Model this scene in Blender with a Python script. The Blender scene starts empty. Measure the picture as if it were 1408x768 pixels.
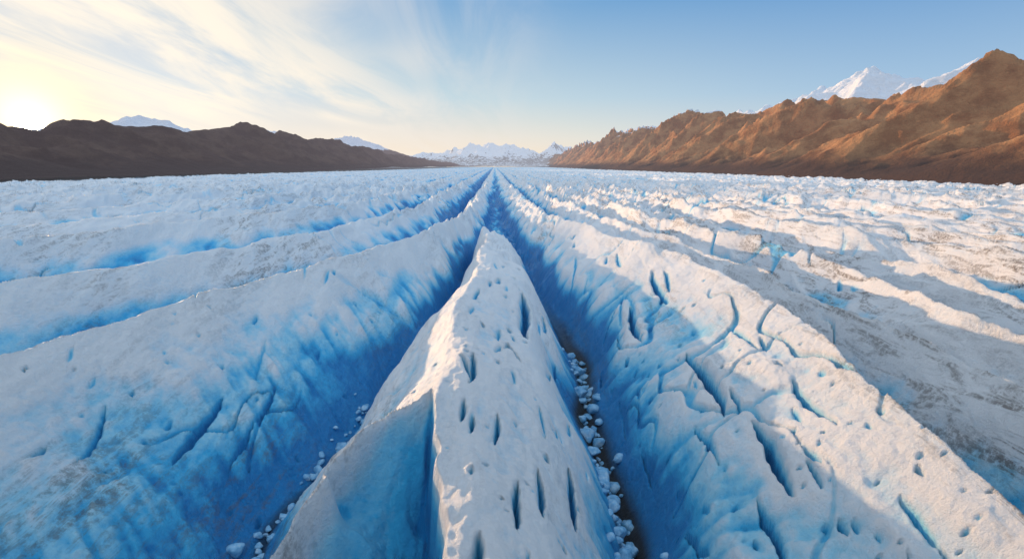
import bpy, math, numpy as np
from mathutils import Vector
rng=np.random.default_rng(7)
scene=bpy.context.scene
scene.view_settings.view_transform='Standard'
scene.view_settings.look='None'
scene.view_settings.exposure=0
# ---------------------------------------------------------------- noise
_perm=rng.permutation(256).astype(np.int32); _perm=np.concatenate([_perm,_perm])
_ang=rng.uniform(0,2*np.pi,256).astype(np.float32); _gx=np.cos(_ang); _gy=np.sin(_ang)
def perlin(x,y,seed=0):
    x=np.asarray(x,np.float32)+seed*17.37; y=np.asarray(y,np.float32)+seed*9.71
    xf=np.floor(x); yf=np.floor(y)
    xi=xf.astype(np.int32)&255; yi=yf.astype(np.int32)&255
    fx=x-xf; fy=y-yf
    u=fx*fx*fx*(fx*(fx*6-15)+10); v=fy*fy*fy*(fy*(fy*6-15)+10)
    def g(ix,iy,dx,dy):
        h=_perm[_perm[ix&255]+(iy&255)]
        return _gx[h]*dx+_gy[h]*dy
    a=g(xi,yi,fx,fy); b=g(xi+1,yi,fx-1,fy); c=g(xi,yi+1,fx,fy-1); d=g(xi+1,yi+1,fx-1,fy-1)
    ab=a+u*(b-a); cd=c+u*(d-c)
    return (ab+v*(cd-ab))*1.5
def fbm(x,y,o=4,seed=0,gain=.5):
    r=0;a=1;f=1
    for i in range(o):
        r=r+a*perlin(x*f,y*f,seed+i*3); a*=gain; f*=2.03
    return r
def ridged(x,y,o=4,seed=0,gain=.5):
    r=0;a=1;f=1;s=0;w=1
    for i in range(o):
        n=1-np.abs(perlin(x*f,y*f,seed+i*3)); n=n*n
        r=r+a*n*w; w=np.clip(n*1.3,0,1); s+=a; a*=gain; f*=2.07
    return r/s
def sst(a,b,x):
    t=np.clip((x-a)/(b-a),0,1); return t*t*(3-2*t)
def boxblur(h,n,axis):
    k=2*n+1
    pad=[(0,0),(0,0)]; pad[axis]=(n+1,n)
    c=np.cumsum(np.pad(h.astype(np.float64),pad,mode='edge'),axis=axis)
    if axis==0: return ((c[k:]-c[:-k])/k).astype(np.float32)
    return ((c[:,k:]-c[:,:-k])/k).astype(np.float32)
def grid_mesh(name,X,Y,Z,attrs,mat):
    nr,nc=X.shape
    me=bpy.data.meshes.new(name)
    co=np.stack([X,Y,Z],-1).reshape(-1,3).astype(np.float32)
    me.vertices.add(len(co)); me.vertices.foreach_set('co',co.ravel())
    idx=np.arange(nr*nc,dtype=np.int32).reshape(nr,nc)
    q=np.stack([idx[:-1,:-1],idx[:-1,1:],idx[1:,1:],idx[1:,:-1]],-1).reshape(-1,4)
    me.loops.add(q.size); me.loops.foreach_set('vertex_index',q.ravel())
    me.polygons.add(len(q))
    me.polygons.foreach_set('loop_start',np.arange(0,q.size,4,dtype=np.int32))
    me.polygons.foreach_set('use_smooth',np.ones(len(q),dtype=bool))
    me.update(calc_edges=True)
    for k,v in attrs.items():
        a=me.attributes.new(k,'FLOAT','POINT'); a.data.foreach_set('value',v.astype(np.float32).ravel())
    ob=bpy.data.objects.new(name,me); scene.collection.objects.link(ob)
    me.materials.append(mat)
    return ob
# ---------------------------------------------------------------- node helpers
class NT:
    def __init__(s,nt): s.nt=nt; s.n=nt.nodes; s.l=nt.links
    def put(s,sock,v):
        if v is None: return
        if isinstance(v,bpy.types.NodeSocket): s.l.new(v,sock)
        else:
            if isinstance(v,tuple) and len(v)==3 and sock.type=='RGBA': v=(*v,1)
            sock.default_value=v
    def math(s,op,a,b=None,c=None,clamp=False):
        m=s.n.new('ShaderNodeMath'); m.operation=op; m.use_clamp=clamp
        s.put(m.inputs[0],a); s.put(m.inputs[1],b); s.put(m.inputs[2],c); return m.outputs[0]
    def vmath(s,op,a,b=None,out=0):
        m=s.n.new('ShaderNodeVectorMath'); m.operation=op
        s.put(m.inputs[0],a); s.put(m.inputs[1],b); return m.outputs[out]
    def mix(s,f,a,b,blend='MIX'):
        m=s.n.new('ShaderNodeMix'); m.data_type='RGBA'; m.blend_type=blend
        s.put(m.inputs[0],f); s.put(m.inputs[6],a); s.put(m.inputs[7],b); return m.outputs[2]
    def noise(s,vec,scale,detail=4,rough=.5,dist=0):
        m=s.n.new('ShaderNodeTexNoise'); s.put(m.inputs['Vector'],vec)
        m.inputs['Scale'].default_value=scale; m.inputs['Detail'].default_value=detail
        m.inputs['Roughness'].default_value=rough; m.inputs['Distortion'].default_value=dist
        return m.outputs[0]
    def ramp(s,f,stops):
        m=s.n.new('ShaderNodeValToRGB'); e=m.color_ramp.elements
        while len(e)<len(stops): e.new(.5)
        for i,(p,c) in enumerate(stops):
            e[i].position=p; e[i].color=(*c,1) if len(c)==3 else c
        s.put(m.inputs[0],f); return m.outputs[0]
    def step(s,f,a,b,smooth=True):
        m=s.n.new('ShaderNodeMapRange'); m.interpolation_type='SMOOTHSTEP'
        s.put(m.inputs[0],f)
        if a<b:
            m.inputs[1].default_value=a; m.inputs[2].default_value=b
        else:
            m.inputs[1].default_value=b; m.inputs[2].default_value=a; m.inputs[3].default_value=1; m.inputs[4].default_value=0
        return m.outputs[0]
    def mapping(s,vec,scale=(1,1,1),rot=(0,0,0)):
        m=s.n.new('ShaderNodeMapping'); s.put(m.inputs[0],vec)
        m.inputs['Scale'].default_value=scale; m.inputs['Rotation'].default_value=rot
        return m.outputs[0]
    def attr(s,name):
        m=s.n.new('ShaderNodeAttribute'); m.attribute_name=name; return m.outputs['Fac']
def new_mat(name):
    m=bpy.data.materials.new(name); m.use_nodes=True; m.node_tree.nodes.clear(); return m,NT(m.node_tree)
def finish(t,base,rough,normal,spec=.5,haze_len=None,haze_col=(.6,.6,.6)):
    b=t.n.new('ShaderNodeBsdfPrincipled')
    t.put(b.inputs['Base Color'],base); t.put(b.inputs['Roughness'],rough)
    b.inputs['Specular IOR Level'].default_value=spec
    if normal is not None: t.put(b.inputs['Normal'],normal)
    out=t.n.new('ShaderNodeOutputMaterial'); sh=b.outputs[0]
    if haze_len:  # aerial haze painted into the material: emission grows with distance from origin
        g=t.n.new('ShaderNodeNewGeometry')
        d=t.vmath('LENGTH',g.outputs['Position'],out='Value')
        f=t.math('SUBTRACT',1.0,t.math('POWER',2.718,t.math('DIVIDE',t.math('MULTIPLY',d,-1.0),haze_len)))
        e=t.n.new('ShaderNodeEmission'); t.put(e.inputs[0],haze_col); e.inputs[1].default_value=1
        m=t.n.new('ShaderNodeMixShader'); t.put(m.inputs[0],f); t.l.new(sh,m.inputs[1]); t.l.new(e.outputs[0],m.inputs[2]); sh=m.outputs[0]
    t.l.new(sh,out.inputs[0])
# ---------------------------------------------------------------- materials
def ice_material():
    m,t=new_mat('glacier_ice')
    pos=t.n.new('ShaderNodeNewGeometry').outputs['Position']
    blue=t.attr('blue'); dirt=t.attr('dirt'); floor=t.attr('floor')
    n1=t.noise(t.mapping(pos,(1,.35,.6)),.45,5,.62)
    g=t.noise(pos,2.6,8,.75)
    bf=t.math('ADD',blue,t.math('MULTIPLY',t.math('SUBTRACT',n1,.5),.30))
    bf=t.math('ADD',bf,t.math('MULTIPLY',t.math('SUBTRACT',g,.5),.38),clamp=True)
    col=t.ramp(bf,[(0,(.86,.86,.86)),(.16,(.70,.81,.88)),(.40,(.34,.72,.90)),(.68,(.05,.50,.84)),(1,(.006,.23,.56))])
    d1=t.noise(t.mapping(pos,(1.3,.20,1),(0,0,.12)),.9,6,.7,.6)
    df=t.math('MULTIPLY',t.step(d1,.46,.60),dirt)
    df=t.math('MULTIPLY',df,t.step(g,.36,.58),clamp=True)
    col=t.mix(t.math('MULTIPLY',df,.85),col,(.15,.115,.09))
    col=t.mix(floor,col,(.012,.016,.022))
    bp=t.n.new('ShaderNodeBump'); bp.inputs['Strength'].default_value=1; bp.inputs['Distance'].default_value=.34
    t.put(bp.inputs['Height'],g)
    rough=t.math('SUBTRACT',.52,t.math('MULTIPLY',blue,.22))
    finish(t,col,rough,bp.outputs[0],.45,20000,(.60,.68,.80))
    return m
def rock_material(name,low,high,dark,haze_len,haze_col,zdark):
    m,t=new_mat(name)
    geo=t.n.new('ShaderNodeNewGeometry'); pos=geo.outputs['Position']
    n=t.noise(pos,.03,6,.66)
    col=t.mix(t.step(n,.38,.62),low,high)
    sep=t.n.new('ShaderNodeSeparateXYZ'); t.l.new(pos,sep.inputs[0])
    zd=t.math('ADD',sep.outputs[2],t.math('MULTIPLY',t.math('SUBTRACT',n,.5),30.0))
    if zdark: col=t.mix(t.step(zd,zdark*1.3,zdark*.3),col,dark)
    sn=t.n.new('ShaderNodeSeparateXYZ'); t.l.new(geo.outputs['Normal'],sn.inputs[0])
    s=t.attr('snow')
    s=t.math('ADD',s,t.math('MULTIPLY',t.math('SUBTRACT',n,.5),.8))
    s=t.math('ADD',s,t.math('MULTIPLY',t.math('SUBTRACT',sn.outputs[2],.75),.8))
    s=t.step(s,.5,.6)
    col=t.mix(s,col,(.84,.86,.9))
    bp=t.n.new('ShaderNodeBump'); bp.inputs['Strength'].default_value=1; bp.inputs['Distance'].default_value=6
    t.put(bp.inputs['Height'],t.noise(pos,.10,7,.7))
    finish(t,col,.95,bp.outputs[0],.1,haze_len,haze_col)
    return m
ICE=ice_material()
# ---------------------------------------------------------------- glacier terrain
NR,NC=1700,1700
yy=np.exp(np.linspace(math.log(5),math.log(7000),NR)).astype(np.float32)
s=np.linspace(-1,1,NC).astype(np.float32)
Y=np.repeat(yy[:,None],NC,1); X=s[None,:]*(34+1.22*Y)
kY=np.log([5,10,20,30,45,60,80,105,130,200,400,7000])
KX={-1:[-30,-30,-31,-31,-28,-21,-16.5,-13.5,-12,-11.5,-10.5,-10.5],
 -.5:[-15,-15,-16,-16.2,-14.2,-10.5,-9,-8,-7.6,-7,-6.3,-6.3],
 0:[-2.6,-2.8,-3.6,-4.2,-4.4,-4.3,-4.6,-5.2,-5,-5,-4.8,-4.8],
 .5:[7,7,7,7.2,7.6,7.8,6.6,3.6,.4,-2.5,-3.3,-3.3],
 1:[17,17,19,20,20.8,20.8,17,12,8,5,3,3],
 2:[26,27,28,28.5,29,28.5,26.5,23.5,20,17,15,15]}
KZ={-1:[0,0,.4,.8,1.0,1.2,1.1,1.1,.9,.2,-.2,-.2],
 -.5:[-12,-12,-12,-12,-11.5,-11,-10.5,-10,-9,-8,-5,-3],
 0:[-.6,-.3,.1,.2,.2,.2,0,-.4,-8,-8,-5,-3],
 .5:[-12.5,-12.5,-12.5,-12.5,-12.5,-12.5,-12,-11,-9.5,-8,-5,-3],
 1:[-.2,0,.6,1.2,1.5,1.6,1.5,1.2,.8,.2,-.2,-.2]}
def rowint(v,sm=18):
    r=np.interp(np.log(yy),kY,v)
    k=np.hanning(2*sm+1); k/=k.sum()
    return np.convolve(np.pad(r,sm,mode='edge'),k,'valid')
RX={k:rowint(v) for k,v in KX.items()}
RZ={k:rowint(v,8) for k,v in KZ.items()}
shear=.033*np.maximum(0,Y-150)
Xw=X+shear+ 1.2*fbm(X/14,Y/22,3,1)+sst(30,120,np.abs(X))*5*perlin(X/60,Y/70,5)+sst(100,500,Y)*3*perlin(X/30,Y/50,6)
kl=np.arange(2,500); kr=np.arange(3,200)
P=np.concatenate([-kl[::-1],[-1,-.5,0,.5,1,2],kr]).astype(float)
ph=np.empty_like(X)
jr=np.cumsum(rng.uniform(-2.2,2.2,len(kr)))*.5
for i,y in enumerate(yy):
    L=-kl*(14+11*np.exp(-(y/kl-25)/17))
    R=RX[2][i]+10.5*(kr-2)+.2*(kr-2)**2+jr
    xs=np.concatenate([L[::-1],[RX[-1][i],RX[-.5][i],RX[0][i],RX[.5][i],RX[1][i],RX[2][i]],R])
    xs=np.maximum.accumulate(xs+np.arange(len(xs))*1e-4)
    ph[i]=np.interp(Xw[i],xs,P)
side=sst(1.2,2.5,np.abs(ph))
ph=ph+side*np.where(X<0,.18,.28)*fbm(X/26,Y/60,3,21)
kc=np.round(ph).astype(int); fl=np.floor(ph)
t=np.abs(ph-kc)*2
nf=sst(600,200,Y)
hz=rng.uniform(-.8,.8,1200); hv=rng.uniform(-1,1,1200)
Zc=hz[kc+600].astype(np.float32)-.2
Zc=Zc+np.where(kc<-1,1.6,.6)*nf
vi=fl.astype(int)
Zv=(-5.6+hv[vi+600]).astype(np.float32)
Zv=Zv+1.0*sst(2,8,np.abs(ph))*(1-nf)-np.where(vi<-1,5.2,2.2)*nf
Zv=np.where(vi==1,-8.5,Zv); Zv=np.where(vi==-2,-12,Zv)
for k in(-1,0,1):
    Zc=np.where(kc==k,RZ[k][:,None],Zc)
Zv=np.where(vi==-1,RZ[-.5][:,None],Zv); Zv=np.where(vi==0,RZ[.5][:,None],Zv)
prof=.85*t**.95+.15*sst(.62,.95,t)
prof=np.where((ph>=0)&(ph<.5),.60*t**1.6+.40*sst(.45,1.0,t),prof)
prof=np.where((ph>-.5)&(ph<0),.75*t**1.12+.25*sst(.45,1.0,t),prof)
prof=np.where((ph>=.5)&(ph<1),.74*t**1.0+.26*sst(.6,.97,t),prof)
h=Zc+(Zv-Zc)*prof
lft=np.where(ph<-1,.4,1.)
wx=X+shear+1.5*perlin(X/12,Y/30,30)
rib=ridged(wx/6.5,Y/60,3,31)
rib2=ridged(wx/2.4,Y/28,3,35)
h+= lft*(side*.8+.2)*1.7*(rib-.55)*(1-.6*sst(.7,1,t))
h+= lft*(.16+.45*side)*(rib2-.5)*sst(260,120,Y)
h+= .45*fbm(X/7,Y/13,3,41)
h+= (.15+.06*side)*fbm(X/1.7,Y/3.4,3,51)
h-= .12*np.clip(perlin(X/.55,Y/.9,61),0,1)*sst(120,40,Y)
h+= .06*fbm(X/.45,Y/.6,2,63)*sst(60,25,Y)
wall=sst(.2,.55,t)*(1-side)*sst(1.0,.85,t)
h-= .75*wall*np.clip(ridged((Y+.6*X)/3.2,X/9,3,65)-.45,0,1)*sst(150,80,Y)
far=sst(90,280,Y+.3*np.abs(X))*(1-.4*sst(500,2500,Y))
ser=ridged(wx/6,Y/24,4,71)
ser2=ridged(X/8,Y/9,4,75)
cz=np.exp(-((Xw+4)/70)**2)
h+= far*(2.6*(ser-.5)+(1.3+2.6*cz)*(ser2-.5))
jn=np.exp(-((X+4)/16)**2-((Y-135)/45)**2)
h+= jn*2.6*(ridged(X/3.5,Y/5,3,81)-.5)
# web of fine crevasses, mostly along the flow, some crossing it
th=.028+np.minimum(Y,250)/2800
c1=np.abs(perlin(wx/5.5+.25*perlin(X/3,Y/4,111),Y/20,112)); k1=sst(.12,.45,perlin(X/22,Y/26,113)+np.where(X<0,0,.12))
c2=np.abs(perlin((X+.45*Y)/20,(Y-.35*X)/7+.2*perlin(X/3,Y/3,114),115)); k2=sst(.25,.55,perlin(X/24,Y/20,116))
crk=np.maximum(sst(1,.25,c1/th)*k1,sst(1,.25,c2/(th*.8))*k2*.6)
crk*=np.where(np.abs(ph)<.6,.15,1)*sst(900,250,Y)*sst(1.0,.8,t)*np.where(X<0,.65,1)
h-=crk*(.5+.3*side)
# hollow in the flank of the central ridge
xr=np.interp(yy,[5,14,20,25,26.5],[-1.5,-2.3,-3.3,-4.1,-4.6])[:,None]
xl=np.interp(yy,[5,14,17,22,25,26.5],[-8.4,-8.6,-8.5,-7.8,-6.0,-5.0])[:,None]
xr=xr+.45*perlin(Y/2.2,Y*0+3,91); xl=xl+1.1*perlin(Y/2.4,Y*0+8,92)
dep=np.interp(yy,[5,14,18,22,25,26.5],[12,10.5,8.5,6,2.2,0])[:,None]
sc=(X-xl)/np.maximum(xr-xl,.05)
cut=np.where((sc>0)&(sc<1.06),np.clip(sc,0,1)**.75,0)*sst(1.06,.88,sc)
h-= dep*cut*(1+.14*fbm(sc*3,Y/3,3,93))
h+=np.exp(-((X-xl)/.35)**2)*sst(26,23,Y)*1.3
cave=sst(0.02,.3,cut)*sst(26.5,24,Y)
slit=np.zeros_like(h)
def stamp(cx,cy,L,w,d,da):
    ang=-.5*math.atan(1.22*cx/(34+1.22*cy))+da
    r0=np.searchsorted(yy,cy-L*.6); r1=np.searchsorted(yy,cy+L*.6)
    if r1-r0<2: return
    ex=abs(math.sin(ang))*L*.6+3*w+.08*L
    ya=max(5,cy-L*.6); yb=cy+L*.6
    cs=[((cx+sg*ex)/(34+1.22*q)*.5+.5)*NC for sg in(-1,1) for q in(ya,yb)]
    c0=max(int(min(cs))-4,0); c1=min(int(max(cs))+5,NC)
    if c1-c0<2: return
    sl=(slice(r0,r1),slice(c0,c1))
    dx=X[sl]-cx; dy=Y[sl]-cy
    ca,sa=math.cos(ang),math.sin(ang)
    u=dx*ca+dy*sa; v=-dx*sa+dy*ca
    u=u+.018*L*np.sin(v/L*5+cx*3)+.55*w*perlin(v/(w*4),v*0+cx,7)
    vv=v/L+.12*(v/L)**2
    a=np.clip(1-(2*vv)**2,0,1)
    ww=w*a**.8+.015
    g=np.exp(-(np.abs(u)/ww)**2.0)*a**.5
    h[sl]-=d*g; slit[sl]=np.maximum(slit[sl],g*min(1,.35+d*.55))
def many(n,x0,x1,y0,y1,l0,l1,w0,w1,da=.09,dm=1.0):
    for _ in range(n):
        cy=math.exp(rng.uniform(math.log(y0),math.log(y1)))
        cx=rng.uniform(x0,x1); L=rng.uniform(0,1)**2.4*(l1-l0)+l0; L*=(.7+cy/60); w=max(rng.uniform(w0,w1),.0024*cy+.025)
        stamp(cx,cy,L,w,dm*rng.uniform(.2,1.1)*(w/.12)**.5,rng.normal(0,da))
many(60,-3.5,5,13,80,.4,3.4,.04,.11)
many(100,-8,6,12,60,.12,.5,.03,.10,dm=.5)
many(45,9.5,19,14,100,.6,5.5,.05,.13)
many(120,9,20,14,60,.12,.6,.04,.11,dm=.5)
many(14,20,45,25,110,1,5,.07,.13)
many(22,-30,-17,20,80,.8,5,.05,.12,dm=.7)
many(90,-32,-15,18,60,.12,.6,.04,.11,dm=.5)
for a in [(14.4,36,11,.26,2.4,0),(14.0,25,6.5,.22,2.0,.0),(13.4,54,10,.28,2.2,0),(1.2,50,15,.36,2.6,0.04),
          (3.2,24.5,5,.15,1.5,.04),(.2,19,3.4,.10,1.2,-.04),(1.3,21,3.6,.12,1.2,0.05),(-.8,24,2.6,.09,1.0,0),(-2.4,29,4.4,.12,1.2,0),
          (-22,33,7,.2,1.0,-.1),(17,27,6,.14,1.1,0),(4.5,17,3.2,.10,1.1,0),(-1.2,14.8,2.8,.13,1.3,0),
          (17,58,10,.24,1.6,0)]:
    stamp(*a)
# attributes -------------------------------------------------------
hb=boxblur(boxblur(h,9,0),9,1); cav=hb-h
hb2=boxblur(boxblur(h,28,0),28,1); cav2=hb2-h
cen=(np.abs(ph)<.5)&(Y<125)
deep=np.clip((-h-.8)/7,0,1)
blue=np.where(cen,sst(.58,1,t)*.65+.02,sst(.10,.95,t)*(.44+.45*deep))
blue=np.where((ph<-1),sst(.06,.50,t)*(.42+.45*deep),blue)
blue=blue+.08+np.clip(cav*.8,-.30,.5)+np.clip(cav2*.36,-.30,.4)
chan=np.exp(-((Xw+4.5)/9)**2)*sst(95,150,Y)*(1-.5*sst(600,1500,Y))
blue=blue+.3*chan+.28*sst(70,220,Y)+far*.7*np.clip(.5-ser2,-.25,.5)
blue=np.maximum(blue,crk*.58)
blue=np.maximum(blue,sst(0,.6,slit)*.76)
blue=np.maximum(blue,cave*(.55+.33*np.clip(sc,0,1)**1.5))
blue=np.clip(blue,0,1)
dn=fbm(X/9,Y/30,3,101)
dirt=np.clip(.16+.7*dn+.40*sst(15,40,X)*sst(500,150,Y)+.2*sst(.6,0,t)*side,0,1)
dirt*=np.where(cen,.5,1)
flank=sst(-7.0,-9.5,X)*cen*sst(38,24,Y)
crest1=np.exp(-((Xw-RX[1][:,None]-.6)/1.3)**2)*sst(80,50,Y)
dirt=np.clip(dirt+.8*flank+.8*crest1,0,1)
dirt*=(1-cave)*(1-sst(0,.4,slit))
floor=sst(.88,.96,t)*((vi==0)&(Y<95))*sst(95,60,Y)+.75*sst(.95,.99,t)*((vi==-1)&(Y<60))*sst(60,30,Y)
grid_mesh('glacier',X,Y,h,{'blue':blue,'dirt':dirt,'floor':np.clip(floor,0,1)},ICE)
def ground(x,y):
    i=min(np.searchsorted(yy,y),NR-1); W=34+1.22*yy[i]; j=int(np.clip(((x/W)*.5+.5)*(NC-1),0,NC-1)); return float(h[i,j])
# ---------------------------------------------------------------- ice boulders
bm_,bt=new_mat('boulder_ice')
bpos=bt.n.new('ShaderNodeNewGeometry').outputs['Position']
bn=bt.noise(bpos,1.6,5,.65)
bc=bt.ramp(bn,[(.3,(.46,.62,.72)),(.5,(.20,.44,.64)),(.7,(.05,.24,.44))])
bb=bt.n.new('ShaderNodeBump'); bb.inputs['Strength'].default_value=.7; bb.inputs['Distance'].default_value=.2
bt.put(bb.inputs['Height'],bn)
finish(bt,bc,.4,bb.outputs[0],.4)
import bmesh
tb=bmesh.new(); bmesh.ops.create_icosphere(tb,subdivisions=3,radius=1)
bv=np.array([v.co[:] for v in tb.verts],np.float32); bf_=np.array([[v.index for v in f.verts] for f in tb.faces]); tb.free()
Vs=[];Fs=[];off=0
def boulder(x,y,r):
    global off
    d=bv/np.linalg.norm(bv,axis=1,keepdims=True)
    k=np.full(len(d),1.25)
    for _ in range(9):
        nn=rng.normal(size=3); nn/=np.linalg.norm(nn); q=d@nn
        k=np.where(q>0,np.minimum(k,rng.uniform(.72,1.0)/np.maximum(q,.05)),k)
    sd=rng.uniform(0,50)
    k=k*(1+.10*perlin(d[:,0]*2.2+sd,d[:,1]*2.2+d[:,2]*1.9,3))
    v=d*k[:,None]*r*np.array([rng.uniform(.7,1.2),rng.uniform(.8,1.4),rng.uniform(.5,.85)])
    a=rng.uniform(0,6.28); ca,sa=math.cos(a),math.sin(a)
    v=np.stack([v[:,0]*ca-v[:,1]*sa,v[:,0]*sa+v[:,1]*ca,v[:,2]],1)
    v+=np.array([x,y,ground(x,y)+r*.2]); Vs.append(v); Fs.append(bf_+off); off+=len(v)
for _ in range(150):
    y=math.exp(rng.uniform(math.log(24),math.log(62))); x=np.interp(y,[20,30,45,60],[7.0,7.2,7.6,7.8])+rng.normal(0,.55)
    boulder(x,y,min(.10+rng.exponential(.2),.85))
for _ in range(90):
    y=math.exp(rng.uniform(math.log(24),math.log(62))); x=np.interp(y,[20,30,45,60],[-15.8,-16.0,-14.0,-10.3])+rng.normal(0,.45)
    boulder(x,y,min(.10+rng.exponential(.17),.75))
me=bpy.data.meshes.new('ice_boulders'); me.from_pydata(np.concatenate(Vs).tolist(),[],np.concatenate(Fs).tolist())
me.polygons.foreach_set('use_smooth',np.ones(len(me.polygons),dtype=bool)); me.materials.append(bm_)
scene.collection.objects.link(bpy.data.objects.new('ice_boulders',me))
# ---------------------------------------------------------------- mountains
def mountain_side(sgn,base,rx,Hk,rx2,H2k,seed,spur,mat,name,snowfn,xmax,rug,cut_,saddle=None):
    nr,nc=1200,520
    y=np.exp(np.linspace(math.log(120),math.log(7500),nr))
    x=base*.93+(xmax-base*.93)*np.linspace(0,1,nc)**1.25
    Ym=np.repeat(y[:,None],nc,1).astype(np.float32); Xm=np.repeat(x[None,:],nr,0).astype(np.float32)
    wob=26*perlin(Ym/190,Ym*0+seed,seed)+60*perlin(Ym/700,Ym*0+seed+4,seed+2)*sst(900,2500,Ym)
    w=(Xm+wob-base)/(rx-base)
    wy=Ym+Xm*spur[2]+34*perlin(Xm/150,Ym/150,seed+8)
    tri=np.abs(((wy/spur[1]+.45*perlin(wy/400,wy*0,seed+3))%1)-.5)*2
    sp=1-tri**.9
    rd=ridged(Xm/230+.3*perlin(Xm/120,Ym/120,seed+9),wy/105,6,seed+5,.5)
    up=np.clip(w,0,1)
    prof=.10*up+.90*up**1.1
    down=np.exp(-(np.clip(w-1,0,9)/1.1)**1.3)
    body=prof*down
    amp=(4*up*(1-up))**.7
    fy=1-.75*sst(1500,2600,Ym)
    z=body*(1+amp*cut_*(.90*(sp-.55)+.80*(rd-.5))+fy*sst(.6,1,up)*(.12*(rd-.5)+.14*(sp-.5)))
    H1=np.interp(y,*Hk)
    rm=z.max(1); k=np.hanning(61); k/=k.sum(); rm=np.convolve(np.pad(rm,30,mode='edge'),k,'valid')
    z=z*(H1/rm)[:,None]
    if saddle:
        perp=Xm*math.cos(saddle[0])-Ym*math.sin(saddle[0])
        z=z-saddle[1]*np.exp(-(perp/saddle[2])**2)*sst(saddle[3],saddle[3]+25,z)*np.exp(-((Xm-rx)/260)**4)
    w2=(Xm-rx2)/np.where(Xm<rx2,(rx2-rx)*.8,300)
    r2=ridged(Xm/230,Ym/200,5,seed+15)
    H2=np.interp(y,*H2k)[:,None]
    z=np.maximum(z,H2*np.exp(-np.abs(w2)**1.5*1.1)*(.86+.3*r2))
    z=z+ rug*fy*(ridged(Xm/45,Ym/45,3,seed+25,.5)-.5)*np.clip(z/40,0,1)*(1-.5*sst(.7,1,up))
    z=z-3.5+ 2.5*sst(0,.08,w)
    sn=snowfn(Xm,Ym,z)
    return grid_mesh(name,Xm*sgn,Ym,z,{'snow':sn},mat) if sgn>0 else grid_mesh(name,(Xm*sgn)[:,::-1],Ym[:,::-1],z[:,::-1],{'snow':sn[:,::-1]},mat)
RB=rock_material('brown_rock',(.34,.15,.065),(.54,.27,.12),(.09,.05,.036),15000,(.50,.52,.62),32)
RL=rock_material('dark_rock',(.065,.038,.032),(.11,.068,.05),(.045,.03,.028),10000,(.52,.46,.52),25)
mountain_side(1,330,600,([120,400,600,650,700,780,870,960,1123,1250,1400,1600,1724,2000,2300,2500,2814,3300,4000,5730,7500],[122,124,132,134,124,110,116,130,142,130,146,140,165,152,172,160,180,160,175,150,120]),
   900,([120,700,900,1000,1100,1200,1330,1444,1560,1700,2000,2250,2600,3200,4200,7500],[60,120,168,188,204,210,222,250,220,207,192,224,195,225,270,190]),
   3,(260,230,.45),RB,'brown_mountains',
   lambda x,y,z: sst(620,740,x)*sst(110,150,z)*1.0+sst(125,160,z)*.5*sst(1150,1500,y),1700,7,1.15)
mountain_side(-1,430,650,([120,500,640,690,714,740,779,860,943,1080,1239,1500,1862,2500,3640,5000,7500],[78,78,82,78,74,78,88,80,72,82,99,88,98,84,55,40,30]),
   1250,([120,1300,1600,1780,1950,2300,2655,3000,3500,4080,4800,7500],[60,90,120,158,125,130,178,130,150,218,140,100]),
   11,(200,260,.4),RL,'dark_mountains',
   lambda x,y,z: sst(900,1050,x)*(.4+.6*sst(90,140,z)),2000,4,1.0,(math.radians(42.3),22,36,30))
nr,nc=300,900
yv=np.linspace(5200,9000,nr); xv=np.linspace(-2600,3200,nc)
Ym=np.repeat(yv[:,None],nc,1).astype(np.float32); Xm=np.repeat(xv[None,:],nr,0).astype(np.float32)
r=ridged(Xm/520,Ym/800,6,33,.42); env=np.interp(xv,[-2600,-1500,-1200,-900,-600,-200,100,350,520,700,1200,3200],[150,180,190,220,300,310,270,190,340,280,260,250])[None,:]
z=env*np.exp(-((Ym-7000)/1100)**2)*(.35+.75*r)-8
FS=rock_material('snowy_rock',(.14,.13,.15),(.24,.21,.22),(.1,.1,.1),12000,(.66,.66,.72),0)
grid_mesh('snow_mountains',Xm,Ym,z,{'snow':.34+.35*sst(60,200,z)},FS)
# ---------------------------------------------------------------- sun + sky
AZ=math.radians(-42.1); EL=math.radians(3.6)
sd=Vector((math.sin(AZ)*math.cos(EL),math.cos(AZ)*math.cos(EL),math.sin(EL)))
EL2=math.radians(4.8)
ld=Vector((math.sin(AZ)*math.cos(EL2),math.cos(AZ)*math.cos(EL2),math.sin(EL2)))
sun=bpy.data.lights.new('sun','SUN'); sun.energy=4.6; sun.angle=math.radians(.6); sun.color=(1,.62,.33)
so=bpy.data.objects.new('sun',sun); so.rotation_euler=(-ld).to_track_quat('-Z','Y').to_euler(); scene.collection.objects.link(so)
wd=bpy.data.worlds.new('World'); scene.world=wd; wd.use_nodes=True; wd.node_tree.nodes.clear(); w=NT(wd.node_tree)
sky=w.n.new('ShaderNodeTexSky'); sky.sky_type='NISHITA'; sky.sun_disc=False
sky.sun_elevation=EL; sky.sun_rotation=AZ; sky.altitude=800; sky.air_density=1.0; sky.dust_density=.5; sky.ozone_density=2
dirn=w.n.new('ShaderNodeTexCoord').outputs['Generated']
sx=w.n.new('ShaderNodeSeparateXYZ'); w.l.new(dirn,sx.inputs[0])
dot=w.math('MAXIMUM',w.vmath('DOT_PRODUCT',dirn,tuple(sd),out='Value'),0.0)
zc=w.math('MAXIMUM',sx.outputs[2],0.0)
grad=w.ramp(zc,[(0,(.86,.72,.57)),(.05,(.74,.70,.65)),(.12,(.48,.60,.71)),(.27,(.175,.36,.62)),(.42,(.30,.50,.78)),(1,(.76,.95,1.16))])  # upper stops, unseen above the frame, are brightened to light the ice
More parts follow.
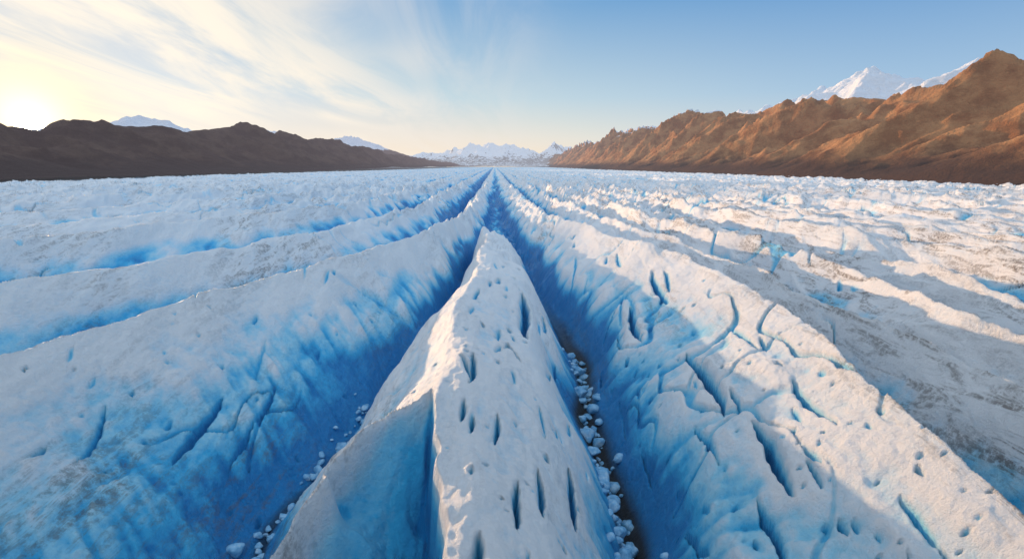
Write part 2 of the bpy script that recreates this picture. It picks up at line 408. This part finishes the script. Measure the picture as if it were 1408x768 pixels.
coolg=w.ramp(zc,[(0,(.60,.63,.67)),(.05,(.50,.60,.69)),(.12,(.34,.50,.69)),(.27,(.13,.31,.59)),(.42,(.30,.50,.78)),(1,(.76,.95,1.16))])
grad=w.mix(w.step(dot,.15,.8),coolg,grad)
nis=w.mix(1.0,sky.outputs[0],(.03,.03,.03),'MULTIPLY')
nis=w.vmath('MINIMUM',nis,(.12,.09,.05))
col=w.vmath('ADD',grad,nis)
zz=w.math('ADD',zc,.10)
cu=w.math('DIVIDE',sx.outputs[0],zz); cv=w.math('DIVIDE',sx.outputs[1],zz)
cb=w.n.new('ShaderNodeCombineXYZ'); w.l.new(cu,cb.inputs[0]); w.l.new(cv,cb.inputs[1])
c1=w.noise(w.mapping(cb.outputs[0],(1.0,.22,1),(0,0,.22)),1.6,7,.6,1.0)
c2=w.noise(w.mapping(cb.outputs[0],(.5,.25,1)),1.0,2,.5,.3)
cf=w.math('MULTIPLY',w.step(c1,.34,.64),w.step(c2,.30,.54))
az=w.step(w.math('DIVIDE',sx.outputs[0],w.math('MAXIMUM',sx.outputs[1],.05)),0.16,-.38)
cf=w.math('MULTIPLY',cf,az)
cc=w.mix(w.step(dot,.75,1.0),(.86,.81,.77),(1.0,.90,.75))
col=w.mix(w.math('MULTIPLY',cf,.92),col,cc)
col=w.mix(w.math('MULTIPLY',w.math('POWER',dot,260.0),.6),col,(1.0,.80,.46))
def addglow(col,g,c):
    cx=w.n.new('ShaderNodeVectorMath'); cx.operation='SCALE'; cx.inputs[0].default_value=c; w.l.new(g,cx.inputs['Scale'])
    return w.vmath('ADD',col,cx.outputs[0])
col=addglow(col,w.math('MULTIPLY',w.math('POWER',dot,12.0),.17),(1,.80,.58))
col=addglow(col,w.math('MULTIPLY',w.math('POWER',dot,1400.0),1.1),(1,.78,.42))
disc=w.math('MULTIPLY',w.step(dot,math.cos(.021),math.cos(.010)),30.0)
col=addglow(col,disc,(1,.92,.70))
bg=w.n.new('ShaderNodeBackground'); w.l.new(col,bg.inputs[0]); bg.inputs[1].default_value=1
wo=w.n.new('ShaderNodeOutputWorld'); w.l.new(bg.outputs[0],wo.inputs[0])
# ---------------------------------------------------------------- camera
cam=bpy.data.cameras.new('camera'); cam.lens=18; cam.sensor_width=36; cam.clip_start=.1; cam.clip_end=30000
co=bpy.data.objects.new('camera',cam); co.location=(0,0,12); co.rotation_euler=(math.radians(77.5),0,0)
scene.collection.objects.link(co); scene.camera=co
